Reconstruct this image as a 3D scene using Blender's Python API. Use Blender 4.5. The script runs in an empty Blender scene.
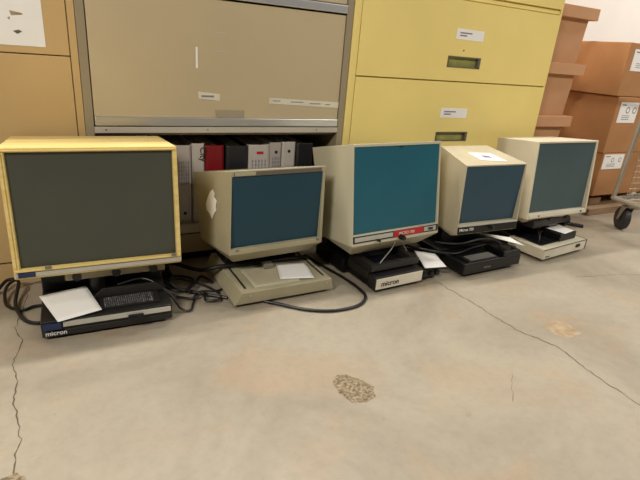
import bpy, bmesh, math, random
from mathutils import Vector, Matrix
random.seed(7)
S = bpy.context.scene
C = S.collection

# ------------------------------------------------------------------ camera
cam_d = bpy.data.cameras.new('camera'); cam = bpy.data.objects.new('camera', cam_d); C.objects.link(cam)
S.camera = cam
cam_d.sensor_width = 36.0; cam_d.lens = 487.0/640.0*36.0; cam_d.clip_start = .02
Rr = ((0.88718922, -0.1016374, 0.45007236), (-0.45466644, -0.3586813, 0.81524607), (0.07857305, -0.92791032, -0.3644293))
cam.matrix_world = Matrix(((Rr[0][0], -Rr[0][1], -Rr[0][2], 0), (Rr[1][0], -Rr[1][1], -Rr[1][2], 0),
                           (Rr[2][0], -Rr[2][1], -Rr[2][2], 0.76), (0, 0, 0, 1)))
# ------------------------------------------------------------------ world and lights
w = bpy.data.worlds.new('world'); S.world = w; w.use_nodes = True
w.node_tree.nodes['Background'].inputs[0].default_value = (1.0, .93, .84, 1)
w.node_tree.nodes['Background'].inputs[1].default_value = .045
def area(name, loc, rot, sx, sy, power, col):
    l = bpy.data.lights.new(name, 'AREA'); l.shape = 'RECTANGLE'; l.size = sx; l.size_y = sy; l.energy = power; l.color = col
    o = bpy.data.objects.new(name, l); C.objects.link(o); o.location = loc; o.rotation_euler = rot
    return o
area('ceiling_tube_light_rear', (.6, 2.02, 2.75), (0, 0, 0), 3.2, .12, 98, (1, .95, .87))
area('ceiling_tube_light_left', (-2.0, -.8, 2.75), (math.radians(12), math.radians(-20), 0), 1.2, .3, 105, (1, .94, .85))
area('ceiling_tube_light_front_right', (3.3, -1.2, 2.75), (math.radians(14), math.radians(14), 0), 1.2, .3, 62, (1, .95, .87))
area('ceiling_tube_light_right', (4.4, 1.0, 2.75), (0, 0, 0), 1.3, .35, 70, (1, .96, .90))
S.view_settings.view_transform = 'Standard'; S.view_settings.look = 'None'
S.view_settings.exposure = 0.0; S.view_settings.gamma = 1.0; S.view_settings.use_curve_mapping = False

# ------------------------------------------------------------------ materials
def lin(c):
    c = c/255.0
    return c/12.92 if c <= .04045 else ((c+.055)/1.055)**2.4
def rgb(r, g, b): return (lin(r), lin(g), lin(b), 1)
def mat(name, col, rough=.5, metal=0.0, var=.06, scale=6, bump=0.0, bscale=200, spec=.5, col2=None, stretch=(1, 1, 1)):
    m = bpy.data.materials.new(name); m.use_nodes = True
    n = m.node_tree.nodes; L = m.node_tree.links; b = n['Principled BSDF']
    b.inputs['Roughness'].default_value = rough; b.inputs['Metallic'].default_value = metal
    b.inputs['Specular IOR Level'].default_value = spec
    tc = n.new('ShaderNodeTexCoord'); mp = n.new('ShaderNodeMapping'); mp.inputs['Scale'].default_value = stretch
    L.new(tc.outputs['Object'], mp.inputs[0])
    nz = n.new('ShaderNodeTexNoise'); nz.inputs['Scale'].default_value = scale; nz.inputs['Detail'].default_value = 5
    L.new(mp.outputs[0], nz.inputs['Vector'])
    mx = n.new('ShaderNodeMix'); mx.data_type = 'RGBA'
    c1 = rgb(*col)
    if col2: c2 = rgb(*col2)
    else: c2 = tuple(min(1, v*(1+2*var)) for v in c1[:3])+(1,); c1 = tuple(v*(1-2*var) for v in c1[:3])+(1,)
    mx.inputs[6].default_value = c1; mx.inputs[7].default_value = c2
    cr = n.new('ShaderNodeMapRange'); cr.inputs[1].default_value = .3; cr.inputs[2].default_value = .7
    L.new(nz.outputs[0], cr.inputs[0]); L.new(cr.outputs[0], mx.inputs[0]); L.new(mx.outputs[2], b.inputs['Base Color'])
    if bump:
        n2 = n.new('ShaderNodeTexNoise'); n2.inputs['Scale'].default_value = bscale; n2.inputs['Detail'].default_value = 3
        L.new(mp.outputs[0], n2.inputs['Vector'])
        bp = n.new('ShaderNodeBump'); bp.inputs['Strength'].default_value = bump; bp.inputs['Distance'].default_value = .002
        L.new(n2.outputs[0], bp.inputs['Height']); L.new(bp.outputs[0], b.inputs['Normal'])
    return m
M = {}
M['tan_metal'] = mat('tan_metal', (192, 162, 112), .42, var=.05, scale=2, bump=.1, bscale=400)
M['beige_metal'] = mat('beige_metal', (190, 173, 140), .42, var=.03, scale=2, bump=.1, bscale=400)
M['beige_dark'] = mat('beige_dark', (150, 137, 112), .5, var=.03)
M['silver'] = mat('silver', (205, 205, 205), .38, metal=.85, var=.03, scale=3, stretch=(1, 1, 12))
M['grey_rail'] = mat('grey_rail', (188, 180, 165), .45, var=.03)
M['yellow_metal'] = mat('yellow_metal', (238, 216, 134), .4, var=.03, scale=2, bump=.1, bscale=400)
M['olive'] = mat('olive_recess', (150, 148, 84), .35, var=.12, scale=20)
M['dark_gap'] = mat('dark_gap', (26, 22, 18), .8)
M['black'] = mat('black_plastic', (9, 9, 10), .42, var=.15, bump=.15, bscale=500)
M['charcoal'] = mat('charcoal_plastic', (33, 31, 30), .42, var=.1, bump=.15, bscale=500)
M['rubber'] = mat('black_rubber', (17, 17, 18), .45, var=.1)
M['brown_card'] = mat('brown_cardboard', (174, 124, 78), .85, var=.07, scale=4, bump=.2, bscale=250)
M['kraft'] = mat('kraft_cardboard', (194, 146, 106), .85, var=.05, scale=3, bump=.2, bscale=250)
M['wood'] = mat('light_wood_vinyl', (234, 212, 144), .42, scale=5, stretch=(.6, 12, 12), col2=(218, 190, 112))
M['r2'] = mat('reader_beige_olive', (166, 158, 130), .45, var=.04, scale=8, bump=.3, bscale=350)
M['r3'] = mat('reader_beige', (192, 186, 160), .45, var=.03, scale=8, bump=.3, bscale=350)
M['r4'] = mat('reader_beige_grey', (184, 174, 148), .45, var=.05, scale=8, bump=.3, bscale=350)
M['r5'] = mat('reader_cream', (208, 199, 176), .45, var=.03, scale=8, bump=.3, bscale=350)
M['scr1'] = mat('screen_olive_grey', (72, 75, 66), .38, var=.04, scale=3, spec=.35)
M['scr2'] = mat('screen_deep_teal', (24, 62, 78), .32, var=.05, scale=3, spec=.35)
M['scr3'] = mat('screen_teal', (36, 94, 110), .32, var=.04, scale=3, spec=.35)
M['scr4'] = mat('screen_slate_blue', (42, 72, 88), .32, var=.05, scale=3, spec=.35)
M['scr5'] = mat('screen_grey_blue', (70, 88, 92), .34, var=.04, scale=3, spec=.35)
M['band'] = mat('grey_band', (98, 92, 80), .5)
M['paper'] = mat('white_paper', (240, 238, 234), .75, var=.01)
M['silverstrip'] = mat('silver_strip', (190, 188, 178), .4, metal=.3)
M['blue'] = mat('blue_label', (30, 46, 84), .5)
M['red'] = mat('red_strip', (186, 34, 44), .5)
M['ink'] = mat('dark_ink', (30, 28, 28), .7)
M['faint'] = mat('faint_ink', (128, 124, 134), .8)
M['white'] = mat('white_ink', (225, 225, 222), .6)
M['cream'] = mat('cream_panel', (214, 208, 188), .5)
M['bgrey'] = mat('binder_grey', (176, 166, 158), .5, var=.03)
M['bgrey2'] = mat('binder_light_grey', (190, 182, 174), .5, var=.03)
M['bred'] = mat('binder_red', (128, 16, 26), .4)
M['bblack'] = mat('binder_black', (34, 33, 36), .4)
M['chrome'] = mat('dull_chrome', (176, 170, 156), .35, metal=.7)
M['pallet'] = mat('pallet_wood', (150, 122, 92), .85, var=.1, scale=6, stretch=(1, 8, 8))
M['wall'] = mat('painted_wall', (238, 230, 222), .8, var=.01)
M['clear'] = mat('clear_plastic', (120, 116, 104), .15, var=.1)
M['smoke'] = mat('smoked_glass', (26, 26, 30), .12, var=.1)
M['lightplate'] = mat('grey_glass_plate', (120, 118, 112), .2, var=.15)
M['chip'] = mat('exposed_aggregate', (84, 70, 50), .9, scale=130, col2=(166, 150, 122), bump=1.0, bscale=150)
M['stain'] = mat('brown_stain', (146, 122, 92), .8, scale=40, col2=(176, 158, 130))
M['crackm'] = mat('crack_dark', (96, 82, 66), .95)
M['caster'] = mat('caster_rubber', (38, 37, 38), .5)

def floor_mat():
    m = bpy.data.materials.new('concrete_floor'); m.use_nodes = True
    n = m.node_tree.nodes; L = m.node_tree.links; b = n['Principled BSDF']
    tc = n.new('ShaderNodeTexCoord')
    def noise(s, d=6, r=.6, dist=0):
        z = n.new('ShaderNodeTexNoise'); z.inputs['Scale'].default_value = s; z.inputs['Detail'].default_value = d
        z.inputs['Roughness'].default_value = r; z.inputs['Distortion'].default_value = dist
        L.new(tc.outputs['Object'], z.inputs['Vector']); return z
    def ramp(src, stops):
        r = n.new('ShaderNodeValToRGB'); e = r.color_ramp.elements
        while len(e) < len(stops): e.new(.5)
        for i, (p, c) in enumerate(stops): e[i].position = p; e[i].color = c
        L.new(src, r.inputs[0]); return r
    def mix(a, c, f, mode='MIX'):
        x = n.new('ShaderNodeMix'); x.data_type = 'RGBA'; x.blend_type = mode
        if isinstance(f, float): x.inputs[0].default_value = f
        else: L.new(f, x.inputs[0])
        for s, k in ((a, 6), (c, 7)):
            if isinstance(s, tuple): x.inputs[k].default_value = s
            else: L.new(s, x.inputs[k])
        return x.outputs[2]
    base = ramp(noise(2.2, 7, .62, .6).outputs[0], [(.28, rgb(136, 127, 110)), (.5, rgb(157, 147, 129)), (.72, rgb(169, 159, 140))])
    warm = ramp(noise(3.4, 4, .5, 1.0).outputs[0], [(.52, (0, 0, 0, 1)), (.72, (1, 1, 1, 1))])
    c = mix(base.outputs[0], rgb(172, 140, 108), mix((0, 0, 0, 1), (.45, .45, .45, 1), warm.outputs[0]))
    fine = ramp(noise(38, 6, .7).outputs[0], [(.3, (.84, .84, .84, 1)), (.55, (1, 1, 1, 1)), (.8, (1.0, 1.0, 1.0, 1))])
    c = mix(c, fine.outputs[0], .6, 'MULTIPLY')
    sp = ramp(noise(9, 5, .75, 2).outputs[0], [(.24, (.72, .68, .64, 1)), (.36, (1, 1, 1, 1))])
    c = mix(c, sp.outputs[0], .7, 'MULTIPLY')
    L.new(c, b.inputs['Base Color'])
    rr = n.new('ShaderNodeMapRange'); rr.inputs[3].default_value = .36; rr.inputs[4].default_value = .62
    L.new(noise(3, 4).outputs[0], rr.inputs[0]); L.new(rr.outputs[0], b.inputs['Roughness'])
    bp = n.new('ShaderNodeBump'); bp.inputs['Strength'].default_value = .25; bp.inputs['Distance'].default_value = .003
    L.new(noise(60, 6).outputs[0], bp.inputs['Height']); L.new(bp.outputs[0], b.inputs['Normal'])
    return m
M['floor'] = floor_mat()
def grid_mat():
    """white index characters in rows on a dark plate"""
    m = bpy.data.materials.new('index_grid'); m.use_nodes = True
    n = m.node_tree.nodes; L = m.node_tree.links; b = n['Principled BSDF']; b.inputs['Roughness'].default_value = .4
    tc = n.new('ShaderNodeTexCoord')
    br = n.new('ShaderNodeTexBrick'); br.offset = 0; br.inputs['Scale'].default_value = 1
    br.inputs['Brick Width'].default_value = .0055; br.inputs['Row Height'].default_value = .010; br.inputs['Mortar Size'].default_value = .0016
    br.inputs['Color1'].default_value = rgb(196, 196, 196); br.inputs['Color2'].default_value = rgb(110, 110, 112); br.inputs['Mortar'].default_value = rgb(34, 34, 36)
    L.new(tc.outputs['Object'], br.inputs['Vector'])
    nz = n.new('ShaderNodeTexNoise'); nz.inputs['Scale'].default_value = 300
    L.new(tc.outputs['Object'], nz.inputs['Vector'])
    cr = n.new('ShaderNodeValToRGB'); cr.color_ramp.elements[0].position = .42; cr.color_ramp.elements[1].position = .56
    L.new(nz.outputs[0], cr.inputs[0])
    x = n.new('ShaderNodeMix'); x.data_type = 'RGBA'; x.inputs[6].default_value = rgb(34, 34, 36)
    L.new(cr.outputs[0], x.inputs[0]); L.new(br.outputs[0], x.inputs[7]); L.new(x.outputs[2], b.inputs['Base Color'])
    return m
M['grid'] = grid_mat()

# ------------------------------------------------------------------ mesh helpers
class MB:
    def __init__(s): s.bm = bmesh.new()
    def box(s, x0, x1, y0, y1, z0, z1, bev=0, seg=2):
        t = bmesh.new(); bmesh.ops.create_cube(t, size=1)
        for v in t.verts: v.co = Vector(((x0+x1)/2+v.co.x*(x1-x0), (y0+y1)/2+v.co.y*(y1-y0), (z0+z1)/2+v.co.z*(z1-z0)))
        if bev: bmesh.ops.bevel(t, geom=t.edges[:], offset=bev, segments=seg, affect='EDGES', profile=.5)
        s.add(t); return s
    def add(s, t, mtx=None):
        me = bpy.data.meshes.new('t'); t.to_mesh(me); t.free()
        if mtx: me.transform(mtx)
        s.bm.from_mesh(me); bpy.data.meshes.remove(me); return s
    def poly(s, pts, faces):
        vs = [s.bm.verts.new(p) for p in pts]
        for f in faces: s.bm.faces.new([vs[i] for i in f])
        return s
    def prism(s, loop, vec):
        """closed solid: polygon loop swept by vec"""
        vec = Vector(vec); a = [s.bm.verts.new(p) for p in loop]; b = [s.bm.verts.new(Vector(p)+vec) for p in loop]
        n = len(loop); s.bm.faces.new(a); s.bm.faces.new(b[::-1])
        for i in range(n): s.bm.faces.new((a[i], b[i], b[(i+1) % n], a[(i+1) % n]))
        return s
    def cyl(s, p0, p1, r, r2=None, seg=20, bev=0):
        p0 = Vector(p0); p1 = Vector(p1); d = p1-p0; t = bmesh.new()
        bmesh.ops.create_cone(t, cap_ends=True, segments=seg, radius1=r, radius2=r if r2 is None else r2, depth=d.length)
        if bev:
            es = [e for e in t.edges if len(e.link_faces) == 2 and any(len(f.verts) > 4 for f in e.link_faces)]
            bmesh.ops.bevel(t, geom=es, offset=bev, segments=2, affect='EDGES', profile=.5)
        m = Matrix.Translation((p0+p1)/2) @ d.to_track_quat('Z', 'Y').to_matrix().to_4x4()
        return s.add(t, m)
    def tube(s, pts, r, seg=8, sub=6, smooth=True):
        P = [Vector(p) for p in pts]
        if smooth and len(P) > 2:
            Q = []
            for i in range(len(P)-1):
                a = P[max(i-1, 0)]; b = P[i]; c = P[i+1]; d = P[min(i+2, len(P)-1)]
                for k in range(sub):
                    t = k/sub
                    Q.append(.5*((2*b)+(c-a)*t+(2*a-5*b+4*c-d)*t*t+(3*b-a-3*c+d)*t**3))
            Q.append(P[-1]); P = Q
        rings = []; prev = None
        for i, p in enumerate(P):
            d = (P[min(i+1, len(P)-1)]-P[max(i-1, 0)]).normalized()
            u = prev if prev is not None else (Vector((0, 0, 1)) if abs(d.z) < .9 else Vector((1, 0, 0)))
            u = (u-d*u.dot(d)).normalized(); prev = u; v = d.cross(u)
            rings.append([s.bm.verts.new(p+(u*math.cos(2*math.pi*k/seg)+v*math.sin(2*math.pi*k/seg))*r) for k in range(seg)])
        for a, b in zip(rings, rings[1:]):
            for k in range(seg): s.bm.faces.new((a[k], a[(k+1) % seg], b[(k+1) % seg], b[k]))
        s.bm.faces.new(rings[0][::-1]); s.bm.faces.new(rings[-1]); return s
    def build(s, name, m, parent=None, bevel=0, smooth=False, loc=(0, 0, 0)):
        bmesh.ops.recalc_face_normals(s.bm, faces=s.bm.faces[:])
        me = bpy.data.meshes.new(name); s.bm.to_mesh(me); s.bm.free()
        me.materials.append(M[m] if isinstance(m, str) else m)
        o = bpy.data.objects.new(name, me); C.objects.link(o); o.location = loc
        if parent: o.parent = parent
        if smooth:
            for p in me.polygons: p.use_smooth = True
            try: me.set_sharp_from_angle(angle=math.radians(35))
            except Exception: pass
        if bevel:
            b = o.modifiers.new('bevel', 'BEVEL'); b.width = bevel; b.segments = 2; b.limit_method = 'ANGLE'; b.angle_limit = math.radians(25)
        return o
def tag(o, label, cat, group=None):
    o['label'] = label; o['category'] = cat
    if group: o['group'] = group
    return o
def thing(name, label, cat, loc=(0, 0, 0), rz=0, group=None):
    o = bpy.data.objects.new(name, None); C.objects.link(o); o.location = loc; o.rotation_euler = (0, 0, rz)
    o.empty_display_size = .05
    return tag(o, label, cat, group)
def struct(o): o['kind'] = 'structure'; return o
def text(body, size, m, parent, loc, rot, depth=.0004, name='lettering', sx=1.0):
    cu = bpy.data.curves.new('t', 'FONT'); cu.body = body; cu.size = size; cu.extrude = depth; cu.align_x = 'LEFT'; cu.offset = size*.012
    t = bpy.data.objects.new('t', cu); C.objects.link(t); bpy.context.view_layer.update()
    me = bpy.data.meshes.new_from_object(t); bpy.data.objects.remove(t); bpy.data.curves.remove(cu)
    me.materials.clear(); me.materials.append(M[m]); me.name = name
    o = bpy.data.objects.new(name, me); C.objects.link(o); o.parent = parent; o.location = loc; o.rotation_euler = rot; o.scale = (sx, 1, 1)
    return o
UP = (math.pi/2, 0, 0)     # lettering that stands in a front (-Y) face

# ------------------------------------------------------------------ setting
MB().box(-3, 6, -2.5, 2.42, -.05, 0).build('floor', 'floor')
floor = struct(bpy.data.objects['floor'])
struct(MB().box(-3, 6, 2.42, 2.5, 0, 3.0).build('wall_back', 'wall'))
def crack(pts, wd, seedv):
    rnd = random.Random(seedv); Q = []
    for (a, b) in zip(pts, pts[1:]):
        n = max(2, int(math.dist(a, b)/.012))
        for k in range(n):
            t = k/n; Q.append((a[0]+(b[0]-a[0])*t+rnd.uniform(-.0035, .0035), a[1]+(b[1]-a[1])*t+rnd.uniform(-.002, .002)))
    Q.append(pts[-1]); m = MB(); bm = m.bm; pr = None
    for i, q in enumerate(Q):
        d = Vector((Q[min(i+1, len(Q)-1)][0]-Q[max(i-1, 0)][0], Q[min(i+1, len(Q)-1)][1]-Q[max(i-1, 0)][1])).normalized()
        h = wd*rnd.uniform(.35, 1.3)/2
        l = bm.verts.new((q[0]-d.y*h, q[1]+d.x*h, .0006)); r = bm.verts.new((q[0]+d.y*h, q[1]-d.x*h, .0006))
        if pr: bm.faces.new((pr[0], pr[1], r, l))
        pr = (l, r)
    return m.build('crack', 'crackm', floor)
crack([(-.133, 1.60), (-.153, 1.422), (-.162, 1.343), (-.143, 1.285), (-.158, 1.19), (-.146, 1.093), (-.149, 1.04), (-.14, .97), (-.132, .908), (-.139, .844), (-.141, .808), (-.138, .70)], .0026, 3)
crack([(1.165, 1.25), (1.169, 1.189), (1.183, 1.035), (1.185, .94), (1.19, .854), (1.237, .732), (1.214, .619), (1.21, .479), (1.22, .38)], .0030, 5)
crack([(1.75, 1.06), (1.95, 1.02), (2.15, .95), (2.35, .93)], .0016, 9)
crack([(1.0, .697), (.955, .655), (.909, .611)], .0014, 11)
def blot(cx, cy, pts, z, m, name, depth=False):
    b = MB(); n = len(pts); Q = []
    for i in range(n):
        a = pts[i]; c = pts[(i+1) % n]
        for k in range(5):
            t = k/5; Q.append((a[0]*(1-t)+c[0]*t+random.uniform(-.002, .002), a[1]*(1-t)+c[1]*t+random.uniform(-.002, .002)))
    o = [b.bm.verts.new((x, y, z)) for x, y in Q]
    i_ = [b.bm.verts.new((cx+(x-cx)*.9, cy+(y-cy)*.9, z+.0012)) for x, y in Q]
    n = len(Q)
    for k in range(n): b.bm.faces.new((o[k], o[(k+1) % n], i_[(k+1) % n], i_[k]))
    b.bm.faces.new(i_)
    return b.build(name, m, floor)
blot(.568, .80, [(.527, .80), (.533, .838), (.553, .860), (.580, .852), (.603, .822), (.618, .786), (.602, .752), (.572, .742), (.540, .757)], .0002, 'chip', 'chipped_patch')
blot(-.138, .805, [(-.165, .80), (-.158, .818), (-.135, .822), (-.118, .80), (-.13, .785)], .0002, 'chip', 'chipped_patch')
blot(1.335, .80, [(1.285, .79), (1.300, .85), (1.345, .862), (1.392, .83), (1.378, .758), (1.315, .755)], -.0009, 'stain', 'stain_patch')

# ------------------------------------------------------------------ cabinets
YF = 1.64
t = thing('filing_cabinet', 'tan metal filing cabinet at the far left with a drawing taped on it', 'filing cabinet', (-.45, YF, 0))
def P(o): o.location = -Vector(o.parent.location)+o.location; return o   # part meshes are written in world coordinates
TZ = [.07, .378, .684, .99]
P(MB().box(-.97, .067, YF+.012, 2.10, .0, 1.05, .002).build('body', 'tan_metal', t))
P(MB().box(-.97, -.95, YF, YF+.012, 0, 1.05).box(.048, .067, YF, YF+.012, 0, 1.05).box(-.95, .048, YF, YF+.012, 0, .066).box(-.95, .048, YF, YF+.012, .994, 1.05).build('face_frame', 'tan_metal', t))
for k in range(3):
    P(MB().box(-.947, .0455, YF-.002, YF+.011, TZ[k]+.0015, TZ[k+1]-.0015, .0015).build('drawer', 'tan_metal', t))
p = tag(MB().box(-.28, -.012, -.0009, 0, .704, .94).build('paper_sheet', 'paper', None, loc=(0, YF-.0024, 0)), 'white paper sheet with two small drawings taped on the tan cabinet', 'paper')
MB().prism([(-.088, -.0012, .790), (-.060, -.0012, .786), (-.058, -.0012, .782), (-.085, -.0012, .778)], (0, .0003, 0)).prism([(-.095, -.0012, .772), (-.088, -.0012, .775), (-.09, -.0012, .766)], (0, .0003, 0)).build('printed_drawing', 'stain', p)
MB().prism([(-.086, -.0012, .740), (-.072, -.0012, .744), (-.064, -.0012, .740), (-.076, -.0012, .733)], (0, .0003, 0)).build('printed_drawing', 'band', p)

# flipper-door storage cabinet
t = thing('storage_cabinet', 'beige metal storage cabinet with lift-up door above a row of binders', 'cabinet', (.515, YF, 0))
X0, X1 = .0685, .964
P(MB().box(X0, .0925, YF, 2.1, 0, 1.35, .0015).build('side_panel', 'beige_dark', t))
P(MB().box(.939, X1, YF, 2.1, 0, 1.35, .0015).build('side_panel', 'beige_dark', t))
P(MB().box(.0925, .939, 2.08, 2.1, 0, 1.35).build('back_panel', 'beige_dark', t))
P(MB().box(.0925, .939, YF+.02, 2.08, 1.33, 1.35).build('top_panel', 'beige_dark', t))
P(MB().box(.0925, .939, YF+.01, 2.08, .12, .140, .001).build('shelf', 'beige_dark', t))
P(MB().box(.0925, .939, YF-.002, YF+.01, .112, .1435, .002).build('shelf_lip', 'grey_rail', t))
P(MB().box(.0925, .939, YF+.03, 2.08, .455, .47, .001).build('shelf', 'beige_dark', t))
P(MB().box(.0945, .937, YF+.002, YF+.02, .036, .106, .002).build('lower_panel', 'beige_metal', t))
P(MB().box(.0925, .939, YF+.03, YF+.05, 0, .036).build('plinth', 'dark_gap', t))
d = P(MB().box(.0955, .936, YF+.003, YF+.018, .5165, .8755, .001).build('door', 'beige_metal', t))
MB().box(.0955, .936, YF-.004, YF+.016, .4895, .5165, .002).build('bottom_rail', 'silver', d)
h = MB(); h.prism([(.466, YF+.0028, .5425), (.568, YF+.0028, .5425), (.560, YF-.004, .5175), (.474, YF-.004, .5175)], (0, .0025, 0)); h.build('handle', 'beige_dark', d)
rl = P(MB().box(.0925, .939, YF-.001, YF+.02, .467, .4865, .0015).build('front_rail', 'grey_rail', t))
for x in (.125, .44, .85): MB().cyl((x, YF-.0022, .477), (x, YF-.0005, .477), .0022, seg=10).build('screw', 'dark_gap', rl)
P(MB().box(.0925, .939, YF-.003, YF+.02, .8815, .9085, .003).build('upper_rail', 'silver', t))
P(MB().box(.0955, .936, YF+.003, YF+.018, .911, 1.325, .001).build('upper_door', 'beige_metal', t))
l = P(MB().prism([(.410, YF+.0018, .578), (.482, YF+.0018, .572), (.482, YF+.0018, .594), (.410, YF+.0018, .600)], (0, .0008, 0)).build('label', 'cream', t)); 
MB().box(.42, .462, YF+.0014, YF+.0018, .583, .589).build('handwriting', 'faint', l)
l = P(MB().prism([(.657, YF+.0018, .568), (.936, YF+.0018, .558), (.937, YF+.0018, .579), (.658, YF+.0018, .588)], (0, .0008, 0)).build('label', 'cream', t))
for a, b, z in ((.672, .70, .576), (.74, .79, .574), (.815, .86, .570), (.88, .90, .568)): MB().box(a, b, YF+.0014, YF+.0018, z, z+.003).build('handwriting', 'faint', l)
P(MB().box(.4035, .4095, YF+.0018, YF+.0028, .672, .735).build('tape_remnant', 'paper', t))
for a_, b_, c_, d_ in ((.46, .50, .781, .784), (.462, .503, .727, .730), (.586, .589, .72, .765)): P(MB().box(a_, b_, YF+.0024, YF+.0029, c_, d_).build('scratch', 'grey_rail', t))

# yellow lateral file
t = thing('filing_cabinet', 'yellow metal lateral filing cabinet with recessed handles and white labels', 'filing cabinet', (1.5, YF, 0))
YX0, YX1 = .9665, 2.037
P(MB().box(YX0, YX1, YF+.012, 2.1, 0, 1.062, .002).build('body', 'yellow_metal', t))
P(MB().box(YX0, .996, YF-.001, YF+.012, 0, 1.062, .001).box(2.0265, YX1, YF-.001, YF+.012, 0, 1.062, .001).box(.996, 2.0265, YF, YF+.012, 0, .066).box(.996, 2.0265, YF-.001, YF+.012, 1.004, 1.062, .001).build('face_frame', 'yellow_metal', t))
P(MB().box(.998, 2.0245, YF+.003, YF+.012, .984, .9985, .001).build('trim_strip', 'yellow_metal', t))
for k in range(3):
    z0, z1 = [(.07, .3715), (.3765, .6745), (.6795, .9805)][k]
    hz = [(.125, .169), (.430, .469), (.7325, .775)][k]
    hx0, hx1 = 1.424, 1.600
    m = MB(); ix = (.998, hx0, hx1, 2.0245); iz = (z0, hz[0], hz[1], z1)
    vv = {(i, j): m.bm.verts.new((ix[i], YF-.003, iz[j])) for i in range(4) for j in range(4)}
    for i in range(3):
        for j in range(3):
            if (i, j) != (1, 1): m.bm.faces.new((vv[i, j], vv[i+1, j], vv[i+1, j+1], vv[i, j+1]))
    outer = [vv[0, 0], vv[1, 0], vv[2, 0], vv[3, 0], vv[3, 1], vv[3, 2], vv[3, 3], vv[2, 3], vv[1, 3], vv[0, 3], vv[0, 2], vv[0, 1]]
    bk = [m.bm.verts.new((v.co.x, YF+.0115, v.co.z)) for v in outer]
    for i in range(12): m.bm.faces.new((outer[i], bk[i], bk[(i+1) % 12], outer[(i+1) % 12]))
    inn = [vv[1, 1], vv[2, 1], vv[2, 2], vv[1, 2]]; ib = [m.bm.verts.new((v.co.x, YF+.0115, v.co.z)) for v in inn]
    for i in range(4): m.bm.faces.new((inn[i], ib[i], ib[(i+1) % 4], inn[(i+1) % 4]))
    m.bm.faces.new(ib)
    dr = P(m.build('drawer', 'yellow_metal', t))
    hd = MB().box(hx0, hx1, YF-.005, YF+.010, hz[1]-.004, hz[1]+.0005).box(hx0-.001, hx0+.004, YF-.0045, YF+.01, hz[0], hz[1]).box(hx1-.012, hx1+.001, YF-.0045, YF+.01, hz[0], hz[1]).box(hx0, hx1, YF-.0045, YF+.01, hz[0]-.0005, hz[0]+.003).build('handle', 'band', dr)
    MB().box(hx0+.004, hx1-.012, YF+.008, YF+.0112, hz[0]+.003, hz[1]-.004).build('handle_plate', 'olive', hd)
    if k:
        lz0, lx0 = [(0, 0), (.530, 1.431), (.840, 1.447)][k]
        lb = MB().prism([(lx0, YF-.004, lz0), (lx0+.147, YF-.004, lz0-.001), (lx0+.147, YF-.004, lz0+.038), (lx0, YF-.004, lz0+.040)], (0, .001, 0)).build('label', 'paper', dr)
        MB().box(lx0+.018, lx0+.082, YF-.0045, YF-.004, lz0+.022, lz0+.027).box(lx0+.018, lx0+.056, YF-.0045, YF-.004, lz0+.012, lz0+.017).build('printed_text', 'faint', lb)
P(MB().cyl((1.499, YF-.0042, .799), (1.499, YF-.002, .799), .003, seg=10).build('screw_hole', 'ink', t))

# ------------------------------------------------------------------ binders on the shelf
BS = [(.232, .286, .425, 'bblack', 'black binder at the left end of the shelf, mostly behind the wood-framed reader'),
      (.290, .338, .42, 'bgrey2', 'pale grey binder beside the right edge of the wood-framed reader'),
      (.341, .392, .418, 'bgrey', 'grey binder with a printed spine, just right of the wood-framed reader'),
      (.395, .4385, .424, 'bgrey2', 'narrow pale grey binder with handwriting, just left of the red binder'),
      (.4415, .508, .416, 'bred', 'dark red binder on the cabinet shelf'),
      (.516, .596, .414, 'bblack', 'wide black binder just right of the red binder'),
      (.600, .682, .417, 'bgrey2', 'wide pale grey binder with a red mark and printed spine'),
      (.684, .7285, .424, 'bgrey', 'narrow grey binder with finger hole, right of the red-marked binder'),
      (.7315, .787, .426, 'bgrey2', 'grey binder with finger hole, beside the black binder at the right end'),
      (.792, .862, .420, 'bblack', 'black binder at the right end of the shelf row')]
for i, (a, b, zt, m_, lab) in enumerate(BS):
    cx = (a+b)/2; yb = 1.672+random.uniform(0, .004); hw = (b-a)/2
    t = thing('binder', lab, 'binder', (cx, yb, .1405), 0, 'ring binders on the cabinet shelf')
    h_ = zt-.1405
    loop = [(-hw, .27, 0), (-hw, .006, 0), (-hw*.75, 0, 0), (hw*.75, 0, 0), (hw, .006, 0), (hw, .27, 0), (hw-.003, .27, 0), (hw-.003, .008, 0), (-hw+.003, .008, 0), (-hw+.003, .27, 0)]
    MB().prism(loop, (0, 0, h_)).build('cover', m_, t, bevel=.0008)
    MB().box(-hw+.004, hw-.004, .03, .25, .008, h_-.012).build('pages', 'paper', t)
    if i in (7, 8, 3, 2):
        MB().cyl((0, -.0008, h_-.035 if i > 4 else .035), (0, .0012, h_-.035 if i > 4 else .035), .006, seg=16).build('finger_hole', 'ink', t)
    if i in (6, 2, 7):
        sp = MB()
        for r_ in range(6):
            for c_ in range(5):
                x = -hw*.7+c_*hw*.3; z = h_-.065-r_*.014
                if z > .02: sp.box(x, x+hw*.07+random.random()*.002, -.0008, .0008, z, z+.011)
        sp.build('spine_print', 'faint', t)
    if i == 6: MB().box(-.012, .014, -.001, .0006, h_-.034, h_-.024).build('red_mark', 'red', t)
    if i == 3:
        text('City', .03, 'ink', t, (.006, -.0005, h_-.012), (math.pi/2, math.pi/2, 0), name='handwriting')

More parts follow.
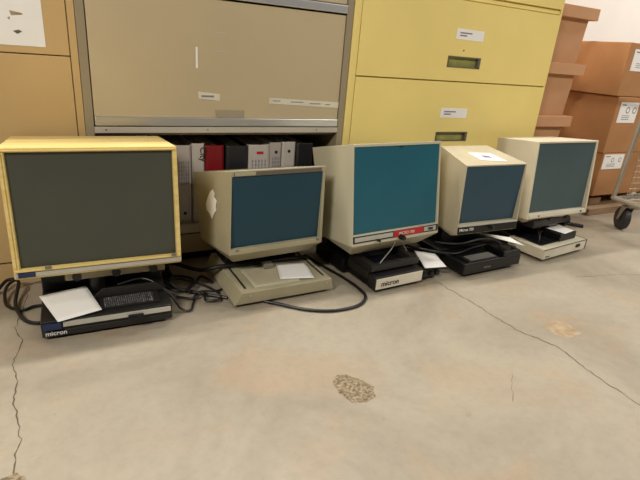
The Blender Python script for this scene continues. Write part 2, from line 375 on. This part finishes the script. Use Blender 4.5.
# ------------------------------------------------------------------ lidded cardboard boxes beside the yellow cabinet
KL = ['brown lidded storage box on top of the stack behind the yellow cabinet', 'brown lidded storage box second from the top of its stack',
      'brown lidded storage box third from the top, just above the cream reader', 'brown lidded storage box at the bottom of the lidded stack']
for k in range(4):
    z0 = .789-.2535*k; 
    t = thing('storage_box', KL[k], 'box', (2.215, 1.715, z0), 0, 'lidded storage boxes stacked beside the yellow cabinet')
    m = MB(); a, b = .122, .122
    m.poly([(-a-.02, .02, 0), (a, .02, 0), (a, .36, 0), (-a-.02, .36, 0), (-b-.015, .003, .245), (b, .003, .245), (b, .377, .245), (-b-.015, .377, .245)],
           [(0, 3, 2, 1), (4, 5, 6, 7), (0, 1, 5, 4), (1, 2, 6, 5), (2, 3, 7, 6), (3, 0, 4, 7)])
    m.build('box_body', 'kraft', t, bevel=.002)
    m = MB(); m.box(-.165, .158, -.018, .395, .201, .2535, .002); m.build('lid', 'kraft', t)
# pallet under lidded stack keeps the lowest box off the floor
pl = MB().box(2.05, 2.38, 1.71, 2.10, 0, .028, .002).build('floor_board', 'pallet')
tag(pl, 'flat wooden board on the floor under the lidded storage boxes', 'board')

# ------------------------------------------------------------------ shipping cartons on a pallet
pt = thing('pallet', 'low brown wooden pallet carrying the stack of sealed cartons', 'pallet', (2.60, 1.61, 0))
for y in (0, .24, .48): MB().box(0, .80, y, y+.12 if y else .16, 0, .040, .003).build('bottom_board', 'pallet', pt)
for x in (.06, .36, .66):
    for y in (.05, .27, .50): MB().box(x, x+.1, y, y+.09, .040, .084).build('block', 'pallet', pt)
for y in (.14, .28, .42): MB().box(.02, .78, y, y+.12, .084, .104, .002).build('deck_board', 'pallet', pt)
CB = [(2.635, .1045, .349, 'brown cardboard carton at the bottom of the stack on the pallet'),
      (2.622, .3500, .650, 'brown cardboard carton in the middle of the stack on the pallet'),
      (2.598, .6520, .914, 'brown cardboard carton on top of the stack, against the white wall')]
LBL = [(.0, .0), (0, 0), (0, 0)]
for i, (x, z0, z1, lab) in enumerate(CB):
    t = thing('carton', lab, 'box', (x, 1.64, z0), 0, 'sealed cartons on the pallet')
    h_ = z1-z0
    MB().box(0, .46, 0, .42, 0, h_, .004).build('carton_body', 'brown_card', t)
    MB().box(.0, .46, .19, .23, h_-.0005, h_+.0004).build('packing_tape', 'kraft', t)
    if i == 0: lx, lz, lw, lh = -.002+.012, .155, .18, .082
    if i == 1: lx, lz, lw, lh = .035, .165, .16, .108
    if i == 2: lx, lz, lw, lh = .045, .128, .19, .105
    lb = MB().box(lx, lx+lw, -.0015, .0005, lz, lz+lh).build('shipping_label', 'paper', t)
    q = MB()
    for cx_ in (.45, .82):
        q.cyl((lx+lw*cx_, -.0018, lz+lh*.62), (lx+lw*cx_, -.0014, lz+lh*.62), lh*.16, seg=18)
    for r_ in range(3): q.box(lx+lw*.2, lx+lw*.62, -.0018, -.0014, lz+lh*(.16+.09*r_), lz+lh*(.19+.09*r_))
    q.box(lx+lw*.08, lx+lw*.3, -.0018, -.0014, lz+lh*.84, lz+lh*.9)
    q.build('label_print', 'faint', lb)
    q = MB()
    for cx_ in (.45, .82): q.cyl((lx+lw*cx_, -.0021, lz+lh*.62), (lx+lw*cx_, -.0016, lz+lh*.62), lh*.11, seg=18)
    q.build('label_print', 'paper', lb)

# ------------------------------------------------------------------ wire cart at the right edge
ct = thing('wire_cart', 'grey tubular wire cart with black caster wheels at the right edge', 'cart', (2.512, 1.449, 0), math.radians(-7))
CL, CW = .62, .50     # along +x, along -y
fr = MB()
fr.tube([(0, 0, .16), (CL, 0, .16)], .010); fr.tube([(0, 0, .16), (0, -CW, .16)], .012)
fr.tube([(CL, 0, .16), (CL, -CW, .16)], .010); fr.tube([(0, -CW, .16), (CL, -CW, .16)], .010)
fr.build('base_frame', 'chrome', ct, smooth=True)
for (x, y) in ((0, 0), (CL, 0), (CL, -CW), (0, -CW)):
    MB().tube([(x, y, .155), (x+.045 if x == 0 else x-.03, y, .78)], .011, seg=12).build('upright', 'chrome', ct, smooth=True)
MB().tube([(.045, 0, .78), (CL-.03, 0, .78), (CL-.03, -CW, .78), (.045, -CW, .78), (.045, 0, .78)], .011, smooth=False).build('top_rail', 'chrome', ct, smooth=True)
g = MB()
for k in range(13):
    x = CL*k/12; g.tube([(x, 0, .16), (x, -CW, .16)], .0022, seg=5, smooth=False)
for k in range(11): g.tube([(0, -CW*k/10, .163), (CL, -CW*k/10, .163)], .0022, seg=5, smooth=False)
g.build('wire_deck', 'chrome', ct)
g = MB()
for k in range(16): x = .08+k*.032; g.tube([(x, -.01, .16), (x, -.01, .40)], .0018, seg=5, smooth=False)
for k in range(8): g.tube([(.08, -.01, .18+.03*k), (CL-.03, -.01, .18+.03*k)], .0018, seg=5, smooth=False)
g.build('wire_side', 'chrome', ct)
for (x, y) in ((.06, -.055), (CL-.075, -.045), (.075, -CW+.045), (CL-.075, -CW+.045)):
    MB().box(x-.03, x+.03, y-.03, y+.03, .145, .152, .002).build('mount_plate', 'chrome', ct)
    c = MB().cyl((0, 0, .130), (0, 0, .146), .020, .024, 20).prism([(.021, -.02, .132), (.021, .02, .132), (.021, .034, .05), (.021, .022, .05)], (.004, 0, 0)).prism([(-.021, -.02, .132), (-.021, .02, .132), (-.021, .034, .05), (-.021, .022, .05)], (-.004, 0, 0)).box(-.025, .025, -.02, .02, .126, .132, .001).build('caster_fork', 'chrome', ct, loc=(x, y, 0))
    c.rotation_euler = (0, 0, math.radians(-25))
    wh = MB().cyl((-.016, .026, .059), (.016, .026, .059), .059, seg=36, bev=.006).build('caster_wheel', 'caster', c, smooth=True)
    MB().cyl((-.0185, .026, .059), (.0185, .026, .059), .024, seg=24).build('hub', 'charcoal', wh)

# ------------------------------------------------------------------ microfiche readers
def lerp(a, b, t): return a+(b-a)*t
def hood(root, hp, m, scr, mar, rec, chin, back, bev=.003, off=(0, 0), rz=0):
    """hp: zb, zt, wt, wb, lean, depth, drop, wk ; mar: left,right,top,bottom ; rec: top,bottom recess
       chin: (y, z, wfrac) ; back: (y, z)"""
    zb, zt, wt, wb, ln, d, dr, wk = hp
    def F(u, v, off=0):          # point of the front plane, u 0..1 left-right, v 0..1 bottom-top
        wd = lerp(wb, wt, v); return Vector((-wd/2+u*wd, ln*v+off, lerp(zb, zt, v)))
    l_, r_, t_, b_ = mar; u0, u1, v0, v1 = l_/wb, 1-r_/wb, b_/(zt-zb), 1-t_/(zt-zb)
    fo = [F(0, 0), F(1, 0), F(1, 1), F(0, 1)]
    fi = [F(u0, v0), F(u1, v0), F(u1, v1), F(u0, v1)]
    fr_ = [F(u0+.006, v0+.004, rec[1]), F(u1-.006, v0+.004, rec[1]), F(u1-.004, v1-.002, rec[0]), F(u0+.004, v1-.002, rec[0])]
    cy, cz, cw = chin; by, bz = back; hw = wk/2
    cb = [Vector((-wb/2*cw, cy, cz)), Vector((wb/2*cw, cy, cz))]
    bb = [Vector((-hw, by, bz)), Vector((hw, by, bz))]
    bt = [Vector((-hw, ln+d, zt-dr)), Vector((hw, ln+d, zt-dr))]
    pts = fo+fi+fr_+cb+bb+bt
    # 0-3 outer, 4-7 inner, 8-11 recess, 12,13 chin, 14,15 back bottom, 16,17 back top
    faces = [(0, 1, 5, 4), (1, 2, 6, 5), (2, 3, 7, 6), (3, 0, 4, 7), (4, 5, 9, 8), (5, 6, 10, 9), (6, 7, 11, 10), (7, 4, 8, 11), (8, 9, 10, 11),
             (0, 12, 13, 1), (12, 14, 15, 13), (14, 16, 17, 15), (16, 3, 2, 17), (0, 3, 16), (0, 16, 14), (0, 14, 12), (1, 17, 2), (1, 15, 17), (1, 13, 15)]
    h = MB().poly(pts, faces).build('hood', m, root, bevel=bev)
    q = [F(u0+.008, v0+.007, rec[1]-.003), F(u1-.008, v0+.007, rec[1]-.003), F(u1-.007, v1-.006, rec[0]-.003), F(u0+.007, v1-.006, rec[0]-.003)]
    h.location = (off[0], off[1], 0); h.rotation_euler = (0, 0, math.radians(rz))
    MB().prism(q, (0, .0025, 0)).build('screen', scr, h)
    return h, F
def strip(F, u0, u1, v0, v1, th, name, m, parent, off=-.0008):
    q = [F(u0, v0, off-th), F(u1, v0, off-th), F(u1, v1, off-th), F(u0, v1, off-th)]
    return MB().prism(q, (0, th+.0006, 0)).build(name, m, parent, bevel=.0004)
def knob(parent, F, u, v, r, ln, m='black', name='knob'):
    p = F(u, v); return MB().cyl(p+Vector((0, .001, 0)), p+Vector((0, -ln, 0)), r, r*.85, 20, .0008).build(name, m, parent, smooth=True)
G = 'microfiche readers in a row on the concrete floor'
def feet(root, x0, x1, y0, y1, h=.014):
    for x in (x0, x1):
        for y in (y0, y1): MB().cyl((x, y, 0), (x, y, h), .011, .012, 16, .001).build('foot', 'rubber', root, smooth=True)

# --- reader 1: wood-framed
r1 = thing('microfiche_reader', 'large microfiche reader with pale wood frame and dark olive grey screen', 'microfiche reader', (.069, 1.32, 0), math.radians(-1.3), G)
h, F = hood(r1, (.154, .489, .408, .416, .004, .270, .022, .395), 'wood', 'scr1', (.014, .011, .011, .024), (.010, .012), (.012, .147, .985), (.24, .15), .002, (-.003, 0))
MB().box(-.10, .165, .045, .099, .112, .150, .004).build('lower_housing', 'r2', r1)
strip(F, .006, .992, .012, .052, .0015, 'control_strip', 'silverstrip', h)
strip(F, .022, .115, .012, .052, .003, 'brand_patch', 'blue', h)
strip(F, .01, .99, .062, .078, .006, 'screen_ledge', 'wood', h)
strip(F, .005, .995, .975, .985, .002, 'frame_moulding', 'wood', h)
strip(F, .008, .020, .09, .96, .002, 'frame_moulding', 'wood', h)
for u in (.17, .93): strip(F, u, u+.035, .074, .086, .009, 'screen_clip', 'clear', h)
feet(r1, -.14, .14, -.04, .2, .010)
MB().box(-.163, .163, -.068, .225, .010, .030, .003).poly([(-.163, -.066, .028), (.163, -.066, .028), (.163, -.074, .060), (-.163, -.074, .060), (-.163, .225, .028), (.163, .225, .028), (.163, .225, .060), (-.163, .225, .060)],
    [(0, 1, 2, 3), (4, 7, 6, 5), (0, 3, 7, 4), (1, 5, 6, 2), (3, 2, 6, 7), (0, 4, 5, 1)]).build('base', 'charcoal', r1, bevel=.002)
bs = r1
MB().box(-.112, .158, -.0765, -.072, .041, .055, .0008).build('trim_strip', 'silverstrip', r1)
MB().box(-.158, -.116, -.0765, -.070, .036, .054, .0005).build('brand_patch', 'blue', r1)
text('micron', .0175, 'white', r1, (-.155, -.0715, .018), UP)
MB().box(.045, .085, -.088, -.074, .036, .048, .002).box(.05, .08, -.094, -.086, .040, .046, .001).build('lever', 'black', r1)
MB().box(-.02, .135, -.052, .045, .0605, .066, .001).build('fiche_carriage', 'charcoal', r1)
MB().box(-.012, .118, -.050, .005, .0662, .0675).build('index_plate', 'grid', r1)
c = MB(); c.prism([(-.03, .010, .066), (.15, .010, .066), (.15, .010, .075), (.13, .012, .092), (-.01, .012, .092), (-.03, .010, .075)], (0, .006, 0)); c.build('carriage_handle', 'charcoal', r1, bevel=.001)
MB().box(-.162, .162, .100, .225, .059, .145, .004).build('rear_housing', 'black', r1)
MB().cyl((-.02, .072, .067), (-.02, .072, .114), .024, .022, 24).build('lens_barrel', 'black', r1, smooth=True)
for x in (-.07, .03, .13): MB().cyl((x, .050, .128), (x, .030, .128), .010, .012, 16).build('knob', 'black', r1, smooth=True)

# --- reader 2: low beige with peeling sticker
r2 = thing('microfiche_reader', 'beige microfiche reader with deep teal screen, flat beige base and torn white sticker', 'microfiche reader', (.580, 1.33, 0), math.radians(1.2), G)
HP2 = (.152, .414, .322, .331, .006, .284, .070, .364)
h, F = hood(r2, HP2, 'r2', 'scr2', (.004, .009, .018, .016), (.005, .018), (.045, .108, .82), (.22, .130), .002, (.003, 0), 2.8)
strip(F, .03, .95, .935, .985, .0008, 'top_band', 'band', h)
strip(F, .035, .24, .94, .98, .0016, 'name_plate', 'r2', h)
for u in (.06, .93): strip(F, u, u+.03, .045, .062, .003, 'screen_clip', 'clear', h)
# torn sticker on the left side panel
def side_pt(hp, back, a, b):   # a 0..1 front->back, b 0..1 bottom->top on the left side
    zb, zt, wt, wb, ln, d, dr, wk = hp
    f = Vector((-lerp(wb, wt, b)/2, ln*b, lerp(zb, zt, b))); k = Vector((-wk/2, lerp(back[0], ln+d, b), lerp(back[1], zt-dr, b)))
    return f.lerp(k, a)
sh = [(.52, .74), (.45, .77), (.40, .72), (.42, .67), (.35, .63), (.38, .56), (.37, .51), (.44, .45), (.50, .38), (.57, .44), (.66, .48), (.67, .56), (.60, .66)]
vs = [side_pt(HP2, (.22, .13), a, b)+Vector((-.0015, 0, 0)) for a, b in sh]
MB().prism(vs, (-.0012, 0, 0)).build('torn_sticker', 'paper', h)
feet(r2, -.13, .14, -.03, .22, .012)
m = MB()
bx = [(-.166, -.072), (.182, -.072), (.182, .235), (-.166, .235)]; tx = [(-.145, -.080), (.168, -.080), (.168, .245), (-.145, .245)]
m.poly([(x, y, .012) for x, y in bx]+[(x, y, .056) for x, y in tx], [(3, 2, 1, 0), (4, 5, 6, 7), (0, 1, 5, 4), (1, 2, 6, 5), (2, 3, 7, 6), (3, 0, 4, 7)])
m.build('base', 'r2', r2, bevel=.003)
MB().box(-.128, -.122, -.055, .20, .0555, .0575).build('guide_rail', 'ink', r2)
MB().box(.148, .154, -.050, .20, .0555, .0575).build('guide_rail', 'ink', r2)
MB().box(-.098, .06, -.062, .075, .0560, .0600, .001).build('fiche_carriage', 'r3', r2)
MB().box(-.085, .05, -.05, .06, .0602, .0612).build('glass_plate', 'r4', r2)
MB().box(-.022, .012, .045, .075, .060, .078, .004).build('carriage_handle', 'clear', r2)
for x in (-.118, .150): MB().cyl((x, -.081, .042), (x, -.076, .042), .0032, seg=12).build('screw', 'silver', r2)
MB().box(-.13, .13, .12, .235, .056, .17, .004).build('support_column', 'black', r2)
MB().box(-.12, .14, -.045, .20, .004, .013).build('bottom_plate', 'black', r2)

# --- reader 3: tall beige, teal screen, red strip
r3 = thing('microfiche_reader', 'tall beige microfiche reader with bright teal screen and red strip below it', 'microfiche reader', (1.031, 1.30, 0), math.radians(3.7), G)
HP3 = (.160, .490, .386, .393, .055, .255, .062, .370)
h, F = hood(r3, HP3, 'r3', 'scr3', (.003, .006, .010, .036), (.004, .010), (.055, .106, .80), (.20, .13), .002, (-.022, -.029), 1.5)
strip(F, .004, .992, .032, .102, .0010, 'control_panel', 'ink', h)
strip(F,   .02, .44, .046, .090, .0018, 'silver_strip', 'silverstrip', h)
strip(F, .45, .805, .038, .100, .0028, 'red_strip', 'red', h)
strip(F, .815, .965, .044, .092, .0018, 'silver_strip', 'silverstrip', h)
p0 = F(.855, .052, -.0030); text('780', .0145, 'ink', h, p0, UP, sx=1.3)
p0 = F(.50, .054, -.0040); text('MICRO 780', .0150, 'cream', h, p0, UP)
knob(h, F, .27, .035, .005, .014); knob(h, F, .53, .030, .010, .022)
strip(F, .50, .53, .955, .965, .002, 'latch', 'black', h)
feet(r3, -.11, .13, -.03, .22, .010)
MB().box(-.145, .165, -.06, .26, .010, .042, .004).build('base', 'black', r3)
MB().box(-.17, .205, .08, .27, .010, .064, .004).build('rear_housing', 'black', r3)
m = MB(); m.box(-.150, .066, -.092, -.05, .012, .060, .003); fp = m.build('front_panel', 'charcoal', r3)
MB().box(-.146, .060, -.0940, -.090, .016, .055, .001).build('name_plate', 'cream', fp)
text('micron', .027, 'ink', fp, (-.125, -.0945, .026), UP)
MB().box(.066, .165, -.075, -.045, .010, .044, .002).build('side_panel', 'charcoal', r3)
for x in (.082, .118, .147): MB().cyl((x, -.086, .027), (x, -.072, .027), .0095, .0095, 20, .001).build('knob', 'black', r3, smooth=True)
cr = MB(); z0, z1 = .070, .094
for (xa, xb, ya, yb) in ((-.15, .06, -.065, -.045), (-.15, .06, .055, .075), (-.15, -.125, -.045, .055), (.035, .06, -.045, .055)): cr.box(xa, xb, ya, yb, z0, z1, .002)
cr.box(-.155, .065, -.05, .07, .040, .070, .002)
ca = cr.build('fiche_carriage', 'charcoal', r3)
MB().box(-.125, .035, -.045, .055, .070, .074).build('glass_plate', 'smoke', ca)
MB().tube([(-.11, -.055, .094), (-.08, -.04, .105), (-.035, -.02, .125), (.0, .0, .145), (.03, .01, .135), (.055, .0, .095)], .002, 6).build('wire_lever', 'chrome', ca, smooth=True)
MB().box(-.14, .15, .13, .25, .07, .15, .004).build('support_column', 'black', r3)
MB().cyl((-.02, .09, .068), (-.02, .09, .125), .028, .024, 24).build('lens_barrel', 'black', r3, smooth=True)

# --- reader 4: tapered beige hood on a black base
r4 = thing('microfiche_reader', 'beige tapered microfiche reader with slate blue screen on a black base', 'microfiche reader', (1.430, 1.25, 0), math.radians(2.5), G)
HP4 = (.156, .415, .303, .309, .017, .190, -.032, .240)
h, F = hood(r4, HP4, 'r4', 'scr4', (.004, .007, .005, .036), (.003, .022), (.05, .135, .88), (.20, .145), .002, (-.009, 0), -3.4)
strip(F, .006, .99, .008, .118, .0016, 'control_panel', 'black', h)
strip(F, .006, .99, .118, .130, .0030, 'silver_edge', 'silverstrip', h)
p0 = F(.025, .055, -.0034); text('Micron 750', .0150, 'white', h, p0, UP)
knob(h, F, .54, .075, .009, .018, 'charcoal')
zb, zt, wt, wb, ln, d, dr, wk = HP4
tp = lambda a, b: Vector((lerp(-lerp(wt, wk, b)/2, lerp(wt, wk, b)/2, a), ln+d*b, zt-dr*b))
MB().prism([tp(.34, .22)+Vector((0, 0, .0005)), tp(.74, .12)+Vector((0, 0, .0005)), tp(.70, .55)+Vector((0, 0, .0005)), tp(.32, .60)+Vector((0, 0, .0005))], (0, 0, .001)).build('top_label', 'paper', h)
MB().prism([tp(.46, .33)+Vector((0, 0, .0012)), tp(.60, .30)+Vector((0, 0, .0012)), tp(.58, .42)+Vector((0, 0, .0012)), tp(.46, .45)+Vector((0, 0, .0012))], (0, 0, .0006)).build('label_print', 'faint', h)
feet(r4, -.12, .13, -.01, .22, .016)
MB().box(-.155, .158, -.052, .25, .016, .060, .004).build('base', 'black', r4)
MB().box(-.175, .175, .07, .26, .010, .075, .004).build('rear_housing', 'black', r4)
text('micron', .013, 'faint', r4, (-.05, -.0525, .030), UP)
MB().box(-.13, .03, -.045, .06, .060, .066, .001).build('fiche_carriage', 'black', r4)
MB().box(-.115, .02, -.042, .0, .0662, .0675).build('glass_plate', 'lightplate', r4)
MB().box(.055, .15, -.05, .05, .060, .080, .003).build('lamp_housing', 'black', r4)
MB().cyl((.075, -.02, .078), (.075, -.02, .092), .012, .012, 20, .001).build('knob', 'black', r4, smooth=True)
MB().cyl((.13, -.03, .078), (.13, -.03, .088), .009, .009, 20, .001).build('knob', 'charcoal', r4, smooth=True)
MB().box(-.13, .13, .11, .22, .075, .165, .004).build('support_column', 'black', r4)

# --- reader 5: cream
r5 = thing('microfiche_reader', 'cream microfiche reader with grey-blue screen and cream base, nearest the cartons', 'microfiche reader', (1.886, 1.30, 0), math.radians(6.5), G)
HP5 = (.164, .484, .388, .395, .032, .227, .024, .354)
h, F = hood(r5, HP5, 'r5', 'scr5', (.007, .012, .008, .020), (.005, .020), (.04, .135, .84), (.22, .150), .002, (.003, 0), -5.6)
strip(F, .03, .96, .010, .055, .0016, 'lower_bar', 'cream', h)
strip(F, .165, .185, .022, .045, .0026, 'red_mark', 'red', h); strip(F, .875, .90, .022, .045, .0026, 'blue_mark', 'blue', h)
for u, r_ in ((.16, .007), (.42, .010), (.70, .010)):
    p = F(u, 0); MB().cyl(p+Vector((0, .04, -.010)), p+Vector((0, .004, -.014)), r_, r_, 16, .001).build('knob', 'black', h, smooth=True)
MB().box(-.14, .14, .012, .15, .118, .152, .004).build('lower_housing', 'charcoal', r5)
feet(r5, -.12, .13, -.03, .08, .014)
m = MB(); m.box(-.164, .160, -.075, .10, .013, .058, .003)
bo = m.build('base', 'r5', r5); 
def on_base(o): o.parent = bo; return o
on_base(MB().box(-.160, .155, -.0765, -.0745, .016, .0555).build('front_panel', 'cream', bo))
on_base(MB().box(.1575, .1612, -.078, .098, .013, .059).build('edge_trim', 'band', bo))
on_base(MB().box(-.164, .160, -.0775, -.0745, .0555, .0587).build('edge_trim', 'band', bo))
on_base(MB().box(.075, .105, -.081, -.076, .034, .047, .001).build('switch', 'ink', bo))
text('micron', .010, 'ink', bo, (-.150, -.0768, .022), UP)
on_base(MB().box(-.135, .02, -.04, .10, .0602, .064, .001).build('fiche_carriage', 'smoke', bo))
on_base(MB().box(-.01, .115, -.045, .055, .0602, .092, .003).build('lamp_housing', 'black', bo))
on_base(MB().tube([(-.09, .0, .064), (-.08, .01, .09), (-.05, .02, .095), (-.03, .03, .085)], .003, 6).build('wire_lever', 'black', bo, smooth=True))
MB().box(-.15, .13, .10, .23, 0, .062, .004).build('rear_housing', 'black', r5)
MB().box(-.12, .12, .13, .22, .060, .170, .004).build('support_column', 'black', r5)
MB().cyl((.03, .07, .09), (.03, .07, .125), .026, .024, 24).build('lens_barrel', 'black', r5, smooth=True)
for (x, y) in ((.15, .03), (.17, .0)): MB().cyl((x, y, .10), (x+.02, y-.03, .10), .009, .009, 16, .001).build('adjust_knob', 'black', r5, smooth=True)
MB().box(.12, .165, .02, .12, .092, .125, .003).build('bracket', 'black', r5)

# ------------------------------------------------------------------ loose paper sheets
def sheet(pts, label, m='paper', fold=None):
    """thin sheet of paper from four world corners, softly curled"""
    a, b, c, d = [Vector(p) for p in pts]; m_ = MB(); n = 8; top = []
    ctr = (a+b+c+d)/4
    for i in range(n+1):
        row = []
        for j in range(n+1):
            u, v = i/n, j/n; p = (a.lerp(b, u)).lerp(d.lerp(c, u), v)
            p.z += .0015*math.sin(u*math.pi)*math.sin(v*math.pi)
            row.append(m_.bm.verts.new(p-ctr))
        top.append(row)
    for i in range(n):
        for j in range(n): m_.bm.faces.new((top[i][j], top[i+1][j], top[i+1][j+1], top[i][j+1]))
    o = m_.build('paper_sheet', m, None, smooth=True, loc=ctr)
    s = o.modifiers.new('solid', 'SOLIDIFY'); s.thickness = .0005; s.offset = 1
    return tag(o, label, 'paper')
sheet([(-.098, 1.375, .074), (-.055, 1.236, .064), (.050, 1.255, .070), (.020, 1.395, .078)], 'white paper sheet lying on the base of the wood-framed reader')
sheet([(.608, 1.395, .064), (.578, 1.290, .0635), (.690, 1.265, .062), (.712, 1.385, .064)], 'white paper sheet lying on the beige base of the torn-sticker reader')
sheet([(1.165, 1.355, .066), (1.106, 1.212, .062), (1.214, 1.218, .050), (1.240, 1.315, .058)], 'white paper sheet on the base of the tall teal-screen reader')
sheet([(1.46, 1.36, .110), (1.50, 1.31, .106), (1.625, 1.225, .083), (1.62, 1.30, .092)], 'white paper sheet on the black base under the slate blue screen')
sheet([(1.88, 1.345, .0955), (1.905, 1.255, .0945), (1.995, 1.275, .0945), (1.985, 1.36, .0955)], 'small white paper sheet on the black housing of the cream reader')

# ------------------------------------------------------------------ cables
def cable(pts, r, label):
    p0 = Vector((pts[0][0], pts[0][1], 0))
    o = MB().tube([Vector(p)-p0 for p in pts], r, 10, 8).build('power_cable', 'rubber', None, smooth=True, loc=p0)
    return tag(o, label, 'cable')
cable([(-.24, 1.60, .006), (-.215, 1.56, .02), (-.19, 1.60, .03), (-.16, 1.58, .03), (-.165, 1.47, .012), (-.14, 1.38, .006), (-.10, 1.35, .006), (-.097, 1.40, .006)], .005, 'black cable looping beside the left end of the wood-framed reader')
cable([(-.05, 1.60, .005), (-.12, 1.59, .04), (-.185, 1.57, .03), (-.19, 1.49, .006), (-.15, 1.44, .006), (-.12, 1.45, .006), (-.099, 1.45, .006)], .0045, 'black cable running across the crack behind the left reader')
cable([(.10, 1.36, .085), (.165, 1.37, .090), (.205, 1.345, .080), (.243, 1.315, .045), (.265, 1.295, .010), (.29, 1.285, .006), (.31, 1.33, .006), (.34, 1.39, .006), (.40, 1.38, .006), (.43, 1.40, .005)], .0035, 'thin grey-black cord from the wood-framed reader carriage to the floor')
cable([(.242, 1.48, .02), (.27, 1.45, .008), (.32, 1.40, .006), (.38, 1.35, .006), (.415, 1.325, .005)], .0055, 'thick black cable on the floor between the first two readers')
cable([(.245, 1.60, .02), (.25, 1.54, .04), (.29, 1.55, .045), (.36, 1.46, .05), (.42, 1.43, .067), (.50, 1.425, .0665), (.62, 1.425, .0665), (.74, 1.42, .0665)], .007, 'thick black cable lying across the beige reader base under its hood')
cable([(.245, 1.47, .006), (.28, 1.50, .02), (.34, 1.46, .018), (.30, 1.40, .014), (.25, 1.42, .02), (.28, 1.46, .03), (.36, 1.42, .015), (.40, 1.36, .006)], .004, 'black cable tangled in a small coil between the first two readers')
cable([(.27, 1.38, .006), (.31, 1.345, .012), (.35, 1.36, .016), (.345, 1.32, .012), (.38, 1.31, .012), (.40, 1.34, .006)], .004, 'short black cable end coiled beside the beige reader base')
cable([(.515, 1.268, .0055), (.55, 1.238, .0055), (.62, 1.175, .0055), (.70, 1.140, .0055), (.79, 1.143, .0055), (.845, 1.185, .0055), (.855, 1.25, .0055), (.845, 1.34, .0055), (.82, 1.45, .0055), (.80, 1.56, .006)], .0052, 'long black cable curving over the floor in front of the beige reader')
cable([(1.13, 1.40, .08), (1.20, 1.33, .075), (1.29, 1.27, .072), (1.40, 1.285, .078), (1.49, 1.29, .082)], .004, 'black cable running onto the base under the slate blue screen')
cable([(1.27, 1.36, .085), (1.33, 1.29, .10), (1.42, 1.275, .115), (1.49, 1.27, .105), (1.52, 1.255, .088)], .005, 'black cable arched just below the slate blue screen')
cable([(1.60, 1.40, .02), (1.66, 1.33, .012), (1.685, 1.42, .02), (1.71, 1.50, .02)], .0045, 'black cable on the floor between the last two readers')
cable([(.262, 1.56, .006), (.275, 1.47, .035), (.255, 1.40, .05), (.29, 1.37, .03), (.335, 1.42, .022), (.37, 1.47, .02), (.40, 1.44, .006)], .005, 'black cable draped in a loop above the coil beside the wood-framed reader')
t = thing('power_plug', 'black moulded plug standing up between the first two readers', 'plug', (.268, 1.515, 0))
MB().box(-.014, .014, -.011, .011, 0, .032, .004).build('plug_body', 'rubber', t)
MB().cyl((0, 0, .03), (0, 0, .052), .008, .006, 16, .001).build('strain_relief', 'rubber', t, smooth=True)
